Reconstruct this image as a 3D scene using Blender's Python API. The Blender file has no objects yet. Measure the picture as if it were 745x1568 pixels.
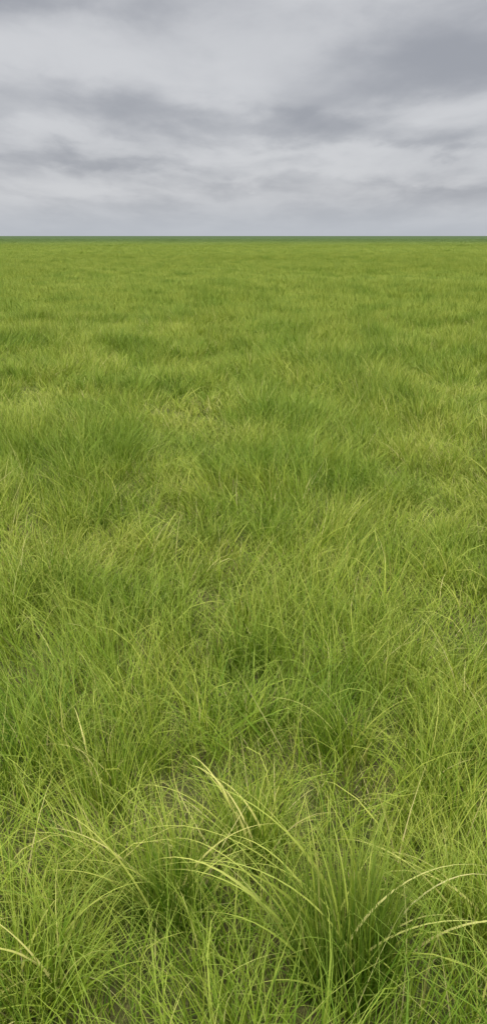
import bpy, math, random
import numpy as np
from mathutils import noise, Vector

rng = np.random.default_rng(7)
random.seed(7)
scene = bpy.context.scene
scene.view_settings.view_transform = 'Standard'
scene.view_settings.look = 'None'
scene.view_settings.exposure = 0

# ---------------------------------------------------------------- helpers
def N(nt, typ, **kw):
    n = nt.nodes.new(typ)
    for k, v in kw.items():
        setattr(n, k, v)
    return n

def math_n(nt, op, a, b=None, clamp=False):
    n = nt.nodes.new('ShaderNodeMath'); n.operation = op; n.use_clamp = clamp
    for i, v in enumerate((a, b)):
        if v is None: continue
        if isinstance(v, (int, float)): n.inputs[i].default_value = v
        else: nt.links.new(v, n.inputs[i])
    return n.outputs[0]

def mixc(nt, fac, a, b, blend='MIX'):
    n = nt.nodes.new('ShaderNodeMix'); n.data_type = 'RGBA'; n.blend_type = blend
    for idx, v in ((0, fac), (6, a), (7, b)):
        if isinstance(v, (int, float)): n.inputs[idx].default_value = v
        elif isinstance(v, tuple): n.inputs[idx].default_value = (*v, 1) if len(v) == 3 else v
        else: nt.links.new(v, n.inputs[idx])
    return n.outputs[2]

def smooth(nt, v, lo, hi, a=0.0, b=1.0):
    n = nt.nodes.new('ShaderNodeMapRange'); n.interpolation_type = 'SMOOTHSTEP'
    nt.links.new(v, n.inputs[0])
    n.inputs[1].default_value = lo; n.inputs[2].default_value = hi
    n.inputs[3].default_value = a; n.inputs[4].default_value = b
    return n.outputs[0]

# ---------------------------------------------------------------- world
SUN_EL, SUN_ROT = math.radians(60), math.radians(200)
world = bpy.data.worlds.new("World"); scene.world = world
world.use_nodes = True
nt = world.node_tree; nt.nodes.clear(); L = nt.links.new
out = N(nt, 'ShaderNodeOutputWorld'); bg = N(nt, 'ShaderNodeBackground')
L(bg.outputs[0], out.inputs[0])
tc = N(nt, 'ShaderNodeTexCoord')
sep = N(nt, 'ShaderNodeSeparateXYZ'); L(tc.outputs['Generated'], sep.inputs[0])
z = math_n(nt, 'MAXIMUM', sep.outputs[2], 0.0)
# cloud-deck coordinates: features shrink towards the horizon but stay puffy
px = math_n(nt, 'DIVIDE', sep.outputs[0], math_n(nt, 'ADD', z, 0.16))
pz = math_n(nt, 'LOGARITHM', math_n(nt, 'ADD', z, 0.070), math.e)
comb = N(nt, 'ShaderNodeCombineXYZ'); L(px, comb.inputs[0]); L(pz, comb.inputs[1]); L(math_n(nt, 'MULTIPLY', sep.outputs[1], 0.8), comb.inputs[2])
def cloud(sx, sy, off, detail, rough, dist, rot=-6):
    m = N(nt, 'ShaderNodeMapping'); L(comb.outputs[0], m.inputs[0])
    m.inputs['Scale'].default_value = (sx, sy, 1); m.inputs['Location'].default_value = off
    m.inputs['Rotation'].default_value = (0, 0, math.radians(rot))
    n = N(nt, 'ShaderNodeTexNoise'); L(m.outputs[0], n.inputs['Vector'])
    n.inputs['Scale'].default_value = 1.0; n.inputs['Detail'].default_value = detail
    n.inputs['Roughness'].default_value = rough; n.inputs['Distortion'].default_value = dist
    return n
big = cloud(1.1, 2.6, (3.1, 1.7, 0), 2, 0.45, 0.1)
mid = cloud(2.6, 4.2, (8.3, 4.1, 2), 6, 0.54, 0.15, 10)
wsep = N(nt, 'ShaderNodeSeparateColor'); L(mid.outputs['Color'], wsep.inputs[0])
wx = math_n(nt, 'ADD', sep.outputs[0], math_n(nt, 'MULTIPLY', math_n(nt, 'SUBTRACT', wsep.outputs[0], 0.5), 0.20))
wz = math_n(nt, 'ADD', z, math_n(nt, 'MULTIPLY', math_n(nt, 'SUBTRACT', wsep.outputs[1], 0.5), 0.085))
acc = None
for (cx, cz, rx, rz, amp) in [(.19, .165, .16, .030, -.50), (.03, .112, .17, .013, -.50), (.21, .092, .12, .010, -.50),
                              (-.20, .128, .12, .013, -.30), (-.10, .074, .15, .008, -.34), (-.24, .217, .1, .010, -.32),
                              (.10, .050, .16, .006, -.18), (.08, .215, .3, .012, -.22),
                              (-.20, .172, .12, .022, .52), (-.02, .148, .09, .018, .34), (.09, .082, .13, .010, .55),
                              (-.22, .095, .10, .012, .36), (.2, .127, .1, .008, .28), (.02, .062, .2, .007, .30), (-.15, .045, .15, .006, .25)]:
    a = math_n(nt, 'MULTIPLY', math_n(nt, 'SUBTRACT', wx, cx), 1/rx); b = math_n(nt, 'MULTIPLY', math_n(nt, 'SUBTRACT', wz, cz), 1/rz)
    q = math_n(nt, 'ADD', math_n(nt, 'MULTIPLY', a, a), math_n(nt, 'MULTIPLY', b, b))
    g = math_n(nt, 'MULTIPLY', math_n(nt, 'EXPONENT', math_n(nt, 'MULTIPLY', q, -0.7)), amp)
    acc = g if acc is None else math_n(nt, 'ADD', acc, g)
acc = math_n(nt, 'MULTIPLY', acc, smooth(nt, sep.outputs[1], 0.0, 0.3))
f = math_n(nt, 'ADD', math_n(nt, 'MULTIPLY', smooth(nt, big.outputs[0], 0.3, 0.7), 0.42), math_n(nt, 'MULTIPLY', smooth(nt, mid.outputs[0], 0.25, 0.75), 0.58))
f = math_n(nt, 'ADD', f, math_n(nt, 'MULTIPLY', acc, 0.8))
f = smooth(nt, f, -0.3, 1.0)
ccol = mixc(nt, f, (0.345, 0.36, 0.40), (0.63, 0.64, 0.665))
hz = smooth(nt, z, 0.0, 0.05, 0.85, 0.0)
ccol = mixc(nt, hz, ccol, (0.50, 0.53, 0.58))
zen = smooth(nt, z, 0.26, 0.8, 1.0, 3.9)   # overcast sky is brightest at the zenith
sk = N(nt, 'ShaderNodeTexSky'); sk.sky_type = 'NISHITA'; sk.sun_disc = False
sk.sun_elevation = SUN_EL; sk.sun_rotation = SUN_ROT
skc = mixc(nt, 1.0, sk.outputs[0], (0.07, 0.07, 0.07), 'MULTIPLY')
vm = N(nt, 'ShaderNodeVectorMath'); vm.operation = 'SCALE'
L(ccol, vm.inputs[0]); L(zen, vm.inputs['Scale'])
fin = mixc(nt, 0.95, skc, vm.outputs[0])
L(fin, bg.inputs[0]); bg.inputs[1].default_value = 1.0

sd = bpy.data.lights.new("sun", 'SUN'); sd.energy = 1.0; sd.angle = math.radians(30)
sd.color = (1.0, 0.965, 0.9)
sun = bpy.data.objects.new("sun", sd); scene.collection.objects.link(sun)
d = Vector((math.sin(SUN_ROT)*math.cos(SUN_EL), math.cos(SUN_ROT)*math.cos(SUN_EL), math.sin(SUN_EL)))
sun.rotation_euler = d.to_track_quat('Z', 'Y').to_euler()

# ---------------------------------------------------------------- terrain
def terr(x, y):
    return 0.05*noise.noise(Vector((x*0.35, y*0.35, 3.3))) + 0.12*noise.noise(Vector((x*0.05, y*0.05, 9.1)))
def hum(x, y):
    return 1.2*noise.noise(Vector((x*1.25, y*0.85, 20.0))) + 0.45*noise.noise(Vector((x*0.42+5, y*0.36, 31.0))) + 0.5*noise.noise(Vector((x*2.9, y*2.2, 7.0)))

def axis(near, step, far, ratio):
    a = [0.0]; s = step
    while a[-1] < far:
        if a[-1] > near: s *= ratio
        a.append(a[-1]+s)
    return a
ax = axis(12, 0.3, 5000, 1.18); xs = [-v for v in ax[:0:-1]] + ax
ay = axis(40, 0.3, 6000, 1.18); ayn = axis(2, 0.4, 5000, 1.3); ys = [-v for v in ayn[:0:-1]] + ay
verts = []
for y in ys:
    for x in xs:
        r = math.hypot(x, y); k = max(0.0, min(1.0, (350-r)/200))
        verts.append((x, y, terr(x, y)*k))
nx = len(xs)
faces = [(j*nx+i, j*nx+i+1, (j+1)*nx+i+1, (j+1)*nx+i) for j in range(len(ys)-1) for i in range(nx-1)]
me = bpy.data.meshes.new("ground"); me.from_pydata(verts, [], faces); me.update()
me.polygons.foreach_set('use_smooth', [True]*len(me.polygons))
ground = bpy.data.objects.new("ground", me); scene.collection.objects.link(ground)
gm = bpy.data.materials.new("meadow_soil"); gm.use_nodes = True; nt = gm.node_tree; L = nt.links.new
bs = nt.nodes['Principled BSDF']; bs.inputs['Roughness'].default_value = 0.95
bs.inputs['Specular IOR Level'].default_value = 0.1
geo = N(nt, 'ShaderNodeNewGeometry')
n1 = N(nt, 'ShaderNodeTexNoise'); L(geo.outputs['Position'], n1.inputs['Vector']); n1.inputs['Scale'].default_value = 2.0; n1.inputs['Detail'].default_value = 8
n2 = N(nt, 'ShaderNodeTexNoise'); L(geo.outputs['Position'], n2.inputs['Vector']); n2.inputs['Scale'].default_value = 60; n2.inputs['Detail'].default_value = 6
c = mixc(nt, smooth(nt, n1.outputs[0], 0.35, 0.65), (0.06, 0.08, 0.018), (0.10, 0.085, 0.032))
c = mixc(nt, smooth(nt, n2.outputs[0], 0.4, 0.75), c, (0.15, 0.14, 0.05))
ln = N(nt, 'ShaderNodeVectorMath'); ln.operation = 'LENGTH'; L(geo.outputs['Position'], ln.inputs[0])
c = mixc(nt, smooth(nt, ln.outputs['Value'], 4, 16), c, (0.085, 0.12, 0.02))
c = mixc(nt, smooth(nt, ln.outputs['Value'], 20, 120), c, (0.11, 0.165, 0.022))
c = mixc(nt, smooth(nt, ln.outputs['Value'], 200, 500), c, (0.07, 0.11, 0.035))
L(c, bs.inputs['Base Color'])
bp = N(nt, 'ShaderNodeBump'); bp.inputs['Strength'].default_value = 0.6; bp.inputs['Distance'].default_value = 0.02
L(n2.outputs[0], bp.inputs['Height']); L(bp.outputs[0], bs.inputs['Normal'])
me.materials.append(gm)

# ---------------------------------------------------------------- grass material
def grass_mat(name):
    m = bpy.data.materials.new(name); m.use_nodes = True; nt = m.node_tree; nt.nodes.clear(); L = nt.links.new
    o = N(nt, 'ShaderNodeOutputMaterial')
    at = N(nt, 'ShaderNodeAttribute', attribute_name='t'); ar = N(nt, 'ShaderNodeAttribute', attribute_name='rnd')
    geo = N(nt, 'ShaderNodeNewGeometry')
    rmp = N(nt, 'ShaderNodeValToRGB'); L(ar.outputs['Fac'], rmp.inputs[0])
    e = rmp.color_ramp.elements
    e[0].position = 0.0; e[0].color = (0.092, 0.190, 0.011, 1)
    e[1].position = 1.0; e[1].color = (0.64, 0.54, 0.25, 1)
    for p, cc in ((0.35, (0.185, 0.28, 0.016)), (0.7, (0.305, 0.37, 0.031)), (0.90, (0.46, 0.47, 0.09)), (0.955, (0.58, 0.52, 0.17))):
        x = e.new(p); x.color = (*cc, 1)
    col = rmp.outputs[0]
    tip = smooth(nt, at.outputs['Fac'], 0.3, 1.0, 0.0, 0.5)
    col = mixc(nt, tip, col, (0.50, 0.51, 0.115))
    n1 = N(nt, 'ShaderNodeTexNoise'); L(geo.outputs['Position'], n1.inputs['Vector']); n1.inputs['Scale'].default_value = 1.1; n1.inputs['Detail'].default_value = 2
    col = mixc(nt, smooth(nt, n1.outputs[0], 0.42, 0.62, 0.0, 0.75), col, mixc(nt, 1.0, col, (0.62, 0.77, 0.56), 'MULTIPLY'))
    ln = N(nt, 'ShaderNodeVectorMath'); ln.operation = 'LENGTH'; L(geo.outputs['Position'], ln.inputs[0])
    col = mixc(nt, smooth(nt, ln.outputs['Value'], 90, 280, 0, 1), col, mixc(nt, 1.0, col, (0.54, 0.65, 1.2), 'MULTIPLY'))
    p = N(nt, 'ShaderNodeBsdfPrincipled'); p.inputs['Roughness'].default_value = 0.6; p.inputs['Specular IOR Level'].default_value = 0.16
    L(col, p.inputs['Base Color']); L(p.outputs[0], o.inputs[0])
    return m
gmat = grass_mat("grass_blade")

# ---------------------------------------------------------------- blades
def blades(root, length, az, tilt, bend, width, rnd, seg=5, power=1.4, lean=None, twist=0.7):
    n = len(length); t = np.linspace(0, 1, seg+1)
    P = np.zeros((n, seg+1, 3)); P[:, 0, :] = root
    drift = rng.normal(0, 0.3, n)
    for k in range(1, seg+1):
        tm = (t[k]+t[k-1])/2
        a = tilt + bend*tm**power
        aa = az + drift*tm
        dl = length/seg
        P[:, k, 0] = P[:, k-1, 0] + np.sin(a)*np.cos(aa)*dl
        P[:, k, 1] = P[:, k-1, 1] + np.sin(a)*np.sin(aa)*dl
        P[:, k, 2] = P[:, k-1, 2] + np.cos(a)*dl
    P[:, :, 2] = np.maximum(P[:, :, 2], 0.004+root[:, 2:3])
    if lean is not None:
        hgt = P[:, :, 2]-root[:, 2:3]
        P[:, :, 0] += lean[:, 0:1]*hgt; P[:, :, 1] += lean[:, 1:2]*hgt
    w = np.outer(width, (0.65+0.35*np.sin(np.pi*np.minimum(t*1.6, 1)))*(1-t**2.2)+0.03)*0.5
    tw = az + np.pi/2 + rng.normal(0, twist, n)
    Sd = np.stack([np.cos(tw), np.sin(tw), rng.normal(0, 0.2, n)], -1)[:, None, :]
    A = P - Sd*w[:, :, None]; B = P + Sd*w[:, :, None]
    V = np.stack([A, B], 2).reshape(-1, 3)
    base = (np.arange(n)*(seg+1)*2)[:, None] + (np.arange(seg)*2)[None, :]
    base = base.reshape(-1)
    F = np.stack([base, base+1, base+3, base+2], -1)
    T = np.repeat(np.tile(t, n), 2); R = np.repeat(rnd, (seg+1)*2)
    return V, F, T, R

def mk(name, parts, mat=gmat):
    Vs, Fs, Ts, Rs = [], [], [], []; off = 0
    for V, F, T, R in parts:
        Vs.append(V); Fs.append(F+off); Ts.append(T); Rs.append(R); off += len(V)
    V = np.concatenate(Vs); F = np.concatenate(Fs); T = np.concatenate(Ts); R = np.concatenate(Rs)
    me = bpy.data.meshes.new(name)
    me.vertices.add(len(V)); me.vertices.foreach_set('co', V.astype(np.float32).ravel())
    me.loops.add(len(F)*4); me.loops.foreach_set('vertex_index', F.astype(np.int32).ravel())
    me.polygons.add(len(F)); me.polygons.foreach_set('loop_start', np.arange(len(F), dtype=np.int32)*4)
    me.update(calc_edges=True)
    me.polygons.foreach_set('use_smooth', np.ones(len(F), dtype=bool))
    for nm, arr in (('t', T), ('rnd', R)):
        a = me.attributes.new(nm, 'FLOAT', 'POINT'); a.data.foreach_set('value', arr.astype(np.float32))
    me.materials.append(mat)
    return bpy.data.objects.new(name, me)

def rndcol(n, mean=0.45, sd=0.22, straw=0.05):
    r = np.clip(rng.normal(mean, sd, n), 0.0, 0.9)
    s = rng.random(n) < straw
    r[s] = rng.uniform(0.9, 1.0, s.sum())
    return r

# ---------------------------------------------------------------- near meadow: one mesh
parts = []
def zone(y0, y1, tuft_d, nb, wmul, seg, under, umean=0.3):
    cen = []
    y = y0
    while y < y1:
        hw = 0.33*max(y, 0)+1.3
        for _ in range(int(tuft_d*2*hw*0.25)):
            x = random.uniform(-hw, hw); yy = y+random.uniform(0, 0.25)
            if x*x+yy*yy < 0.45: continue
            h = max(-0.8, min(0.9, hum(x, yy)))
            lx = noise.noise(Vector((x*1.1, yy*0.9, 50))); ly = noise.noise(Vector((x*1.1, yy*0.9, 80)))
            cen.append((x, yy, terr(x, yy), h, lx, ly))
        y += 0.25
    C = np.array(cen); m = len(C)
    h = C[:, 3]
    kind = rng.random(m)
    ctl = np.where(kind < 0.4, 0.16, np.where(kind < 0.75, 0.36, 0.12)) + np.where(h < -0.3, 0.25, 0)
    cbd = np.where(kind < 0.4, 0.9, np.where(kind < 0.75, 1.4, 0.75))
    chs = (0.92+0.44*h)*rng.uniform(0.74, 1.26, m)
    ccm = 0.47-0.22*h+rng.normal(0, 0.12, m)
    crd = rng.uniform(0.04, 0.12, m)
    ln_ = np.stack([0.6*C[:, 4]+rng.normal(0, .18, m), 0.45*C[:, 5]+rng.normal(0, .14, m)], -1)
    ix = np.repeat(np.arange(m), nb); n = len(ix)
    a = rng.uniform(0, 2*np.pi, n); rr = crd[ix]*np.sqrt(rng.random(n))
    root = np.stack([C[ix, 0]+rr*np.cos(a), C[ix, 1]+rr*np.sin(a), C[ix, 2]-0.01], -1)
    L_ = rng.uniform(0.13, 0.35, n)*chs[ix]
    rn = np.clip(rng.normal(0, 0.17, n)+ccm[ix], 0, 0.9)
    wd = rng.uniform(0.6, 1.4, n)*0.0032*wmul
    bd = np.abs(rng.normal(0, 0.5, n)+cbd[ix])
    st = rng.random(n) < np.where(h[ix] < -0.2, 0.07, 0.03); rn[st] = rng.uniform(0.9, 1, st.sum())
    lg = rng.random(n) < 0.02        # longer, wider, pale arching blades
    L_[lg] = np.minimum(L_[lg]*1.3, 0.38); wd[lg] *= 1.5; bd[lg] += 0.8; rn[lg] = rng.uniform(0.7, 0.92, lg.sum())
    parts.append(blades(root, L_, a+rng.normal(0, 0.9, n), np.abs(rng.normal(0, 0.16, n)+ctl[ix]), bd, wd, rn, seg, 1.4, ln_[ix]))
    if under:
        j = rng.integers(0, m, under*m); n = len(j)
        root = np.stack([C[j, 0]+rng.normal(0, .09, n), C[j, 1]+rng.normal(0, .09, n), C[j, 2]-0.005], -1)
        parts.append(blades(root, rng.uniform(0.05, 0.15, n), rng.uniform(0, 6.28, n), np.abs(rng.normal(0.6, 0.4, n)), rng.uniform(0.2, 1.3, n), np.full(n, 0.0035*wmul), rndcol(n, umean, 0.2, 0.10), 3))
    print("zone", y0, m, n)
zone(0.3, 7.0, 102, 38, 1.0, 5, 26)
zone(7.0, 17.0, 84, 32, 1.35, 3, 18, 0.4)
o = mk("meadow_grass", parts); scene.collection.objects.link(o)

# ---------------------------------------------------------------- farther meadow: sward patches
far = []
S = 2.5
for i in range(8):
    n = 7600
    root = np.stack([rng.uniform(-S/2, S/2, n), rng.uniform(-S/2, S/2, n), np.full(n, -0.01)], -1)
    hh = np.array([1.3*noise.noise(Vector((a*1.0+i*17, b*1.0, 3))) + 0.5*noise.noise(Vector((a*3.2+i*17, b*3.2, 3))) for a, b, _ in root])
    hh = np.clip(hh, -0.8, 0.9)
    ln = rng.uniform(0.14, 0.32, n)*(1+0.45*hh)
    r_ = np.clip(rng.normal(0.5, 0.2, n)-0.22*hh, 0, 0.92)
    far.append(mk("sward_%02d" % i, [blades(root, ln, rng.uniform(0, 6.28, n), np.abs(rng.normal(0.28, 0.18, n)), np.abs(rng.normal(0.9, 0.4, n)), rng.uniform(0.8, 1.3, n)*0.0060, r_, 3)]))
far_c = bpy.data.collections.new("distant_sward")
for ob in far: far_c.objects.link(ob)

def instanced(name, pts, rot, scl, idx, coll):
    me = bpy.data.meshes.new(name); me.vertices.add(len(pts))
    me.vertices.foreach_set('co', np.asarray(pts, dtype=np.float32).ravel())
    a = me.attributes.new('rot', 'FLOAT_VECTOR', 'POINT'); a.data.foreach_set('vector', np.asarray(rot, dtype=np.float32).ravel())
    a = me.attributes.new('scl', 'FLOAT_VECTOR', 'POINT'); a.data.foreach_set('vector', np.asarray(scl, dtype=np.float32).ravel())
    a = me.attributes.new('idx', 'INT', 'POINT'); a.data.foreach_set('value', np.asarray(idx, dtype=np.int32))
    me.update()
    ob = bpy.data.objects.new(name, me); scene.collection.objects.link(ob)
    g = bpy.data.node_groups.new(name+"_scatter", 'GeometryNodeTree')
    g.interface.new_socket('Geometry', in_out='INPUT', socket_type='NodeSocketGeometry')
    g.interface.new_socket('Geometry', in_out='OUTPUT', socket_type='NodeSocketGeometry')
    gi = g.nodes.new('NodeGroupInput'); go = g.nodes.new('NodeGroupOutput')
    ci = g.nodes.new('GeometryNodeCollectionInfo'); ci.inputs[0].default_value = coll
    ci.inputs['Separate Children'].default_value = True; ci.inputs['Reset Children'].default_value = True
    ip = g.nodes.new('GeometryNodeInstanceOnPoints'); ip.inputs['Pick Instance'].default_value = True
    def na(nm, dt):
        n = g.nodes.new('GeometryNodeInputNamedAttribute'); n.data_type = dt; n.inputs[0].default_value = nm; return n.outputs[0]
    g.links.new(gi.outputs[0], ip.inputs['Points']); g.links.new(ci.outputs[0], ip.inputs['Instance'])
    g.links.new(na('rot', 'FLOAT_VECTOR'), ip.inputs['Rotation']); g.links.new(na('scl', 'FLOAT_VECTOR'), ip.inputs['Scale'])
    g.links.new(na('idx', 'INT'), ip.inputs['Instance Index'])
    g.links.new(ip.outputs[0], go.inputs[0])
    md = ob.modifiers.new("scatter", 'NODES'); md.node_group = g
    return ob

pts, rot, scl, idx = [], [], [], []
y = 17.3; step = 2.0
while y < 420:
    hw = 0.33*y + 4
    x = -hw + random.uniform(0, 1)
    while x < hw:
        r = math.hypot(x, y); k = max(0.0, min(1.0, (350-r)/200))
        pts.append((x+random.uniform(-.06, .06)*step, y+random.uniform(-.06, .06)*step, terr(x, y)*k))
        rot.append((0, 0, random.randint(0, 3)*math.pi/2 + random.uniform(-.10, .10)))
        hs = 0.95+0.5*(noise.noise(Vector((x*0.15, y*0.11, 60)))+0.6*noise.noise(Vector((x*.4, y*.3, 6))))
        wf = step/2.0*1.0
        scl.append((wf, wf, hs)); idx.append(random.randint(0, 7))
        x += step
    y += step
    step = 2.0 if y < 70 else (3.0 if y < 150 else 5.0)
print("far instances", len(pts))
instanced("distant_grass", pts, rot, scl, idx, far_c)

# ---------------------------------------------------------------- foreground tufts
def hero(loc, n, r, lmin, lmax, w, tilt, bend, mean, arcs):
    def rootxy(n, r):
        a = rng.uniform(0, 2*np.pi, n); rr = r*np.sqrt(rng.uniform(0, 1, n))
        return np.stack([rr*np.cos(a), rr*np.sin(a), np.full(n, -0.01)], -1), a
    root, a = rootxy(n, r)
    az = a + rng.normal(0, 0.8, n)
    rr = np.hypot(root[:, 0], root[:, 1])/r
    ln = rng.uniform(lmin, lmax, n)
    tl = np.abs(rng.normal(tilt, 0.10, n))*(0.4+rr); bd = np.abs(rng.normal(bend, 0.45, n))*(0.5+0.6*rr)
    parts = [blades(root, ln, az, tl, bd, rng.uniform(0.65, 1.3, n)*w, rndcol(n, mean, 0.18, 0.02), 9, 1.8)]
    for (azd, cnt, l0, tlt, bnd, c0) in arcs:
        root, a = rootxy(cnt, r*0.8)
        parts.append(blades(root, l0*rng.uniform(0.75, 1.12, cnt), np.radians(azd)+rng.normal(0, 0.3, cnt), tlt+rng.normal(0, 0.10, cnt), bnd+rng.normal(0, 0.35, cnt), rng.uniform(1.2, 1.9, cnt)*w, np.clip(rng.normal(c0, 0.05, cnt), 0, 1), 14, 1.6, twist=0.5))
    o = mk("grass_tuft", parts)
    o.location = (loc[0], loc[1], terr(*loc)); scene.collection.objects.link(o)
    return o
hero((0.21, 1.45), 560, 0.095, 0.18, 0.42, 0.0044, 0.13, 0.55, 0.22,
     [(165, 8, 0.58, 0.32, 1.5, 0.9), (140, 5, 0.52, 0.42, 1.6, 0.88), (15, 6, 0.46, 0.42, 1.8, 0.92), (-20, 5, 0.40, 0.45, 1.8, 0.86), (100, 6, 0.46, 0.2, 0.9, 0.75), (200, 4, 0.38, 0.5, 1.7, 0.86)])
hero((0.02, 1.85), 160, 0.07, 0.16, 0.32, 0.0038, 0.24, 0.9, 0.32,
     [(150, 5, 0.42, 0.35, 1.6, 0.93)])
hero((-0.16, 1.64), 260, 0.08, 0.16, 0.35, 0.0040, 0.20, 0.8, 0.26,
     [(160, 5, 0.42, 0.40, 1.6, 0.9), (20, 3, 0.36, 0.45, 1.6, 0.88)])
hero((-0.42, 1.42), 200, 0.08, 0.15, 0.32, 0.0042, 0.32, 1.1, 0.40,
     [(170, 5, 0.38, 0.45, 1.6, 0.92), (60, 4, 0.34, 0.5, 1.5, 0.88)])
hero((0.50, 1.60), 200, 0.08, 0.15, 0.32, 0.0038, 0.30, 1.1, 0.36,
     [(170, 6, 0.40, 0.5, 1.7, 0.96), (20, 3, 0.36, 0.5, 1.5, 0.9)])
hero((-0.36, 2.05), 140, 0.07, 0.15, 0.31, 0.0036, 0.28, 1.0, 0.36,
     [(140, 3, 0.44, 0.40, 1.5, 0.95)])
hero((0.30, 2.3), 160, 0.08, 0.15, 0.30, 0.0036, 0.26, 1.0, 0.33,
     [(160, 3, 0.40, 0.4, 1.5, 0.9), (30, 3, 0.36, 0.4, 1.4, 0.9)])
hero((-0.85, 3.6), 260, 0.12, 0.2, 0.38, 0.0036, 0.26, 0.9, 0.15, [])
hero((0.02, 2.9), 240, 0.10, 0.18, 0.33, 0.0036, 0.30, 1.0, 0.28, [])

# ---------------------------------------------------------------- camera
cd = bpy.data.cameras.new("camera"); cam = bpy.data.objects.new("camera", cd)
scene.collection.objects.link(cam); scene.camera = cam
cd.sensor_fit = 'VERTICAL'
cd.sensor_height = 24; cd.lens = 12/math.tan(math.radians(30))
cam.location = (0, 0, 1.5); cam.rotation_euler = (math.radians(90-17.3), 0, 0)
cd.clip_start = 0.05; cd.clip_end = 12000
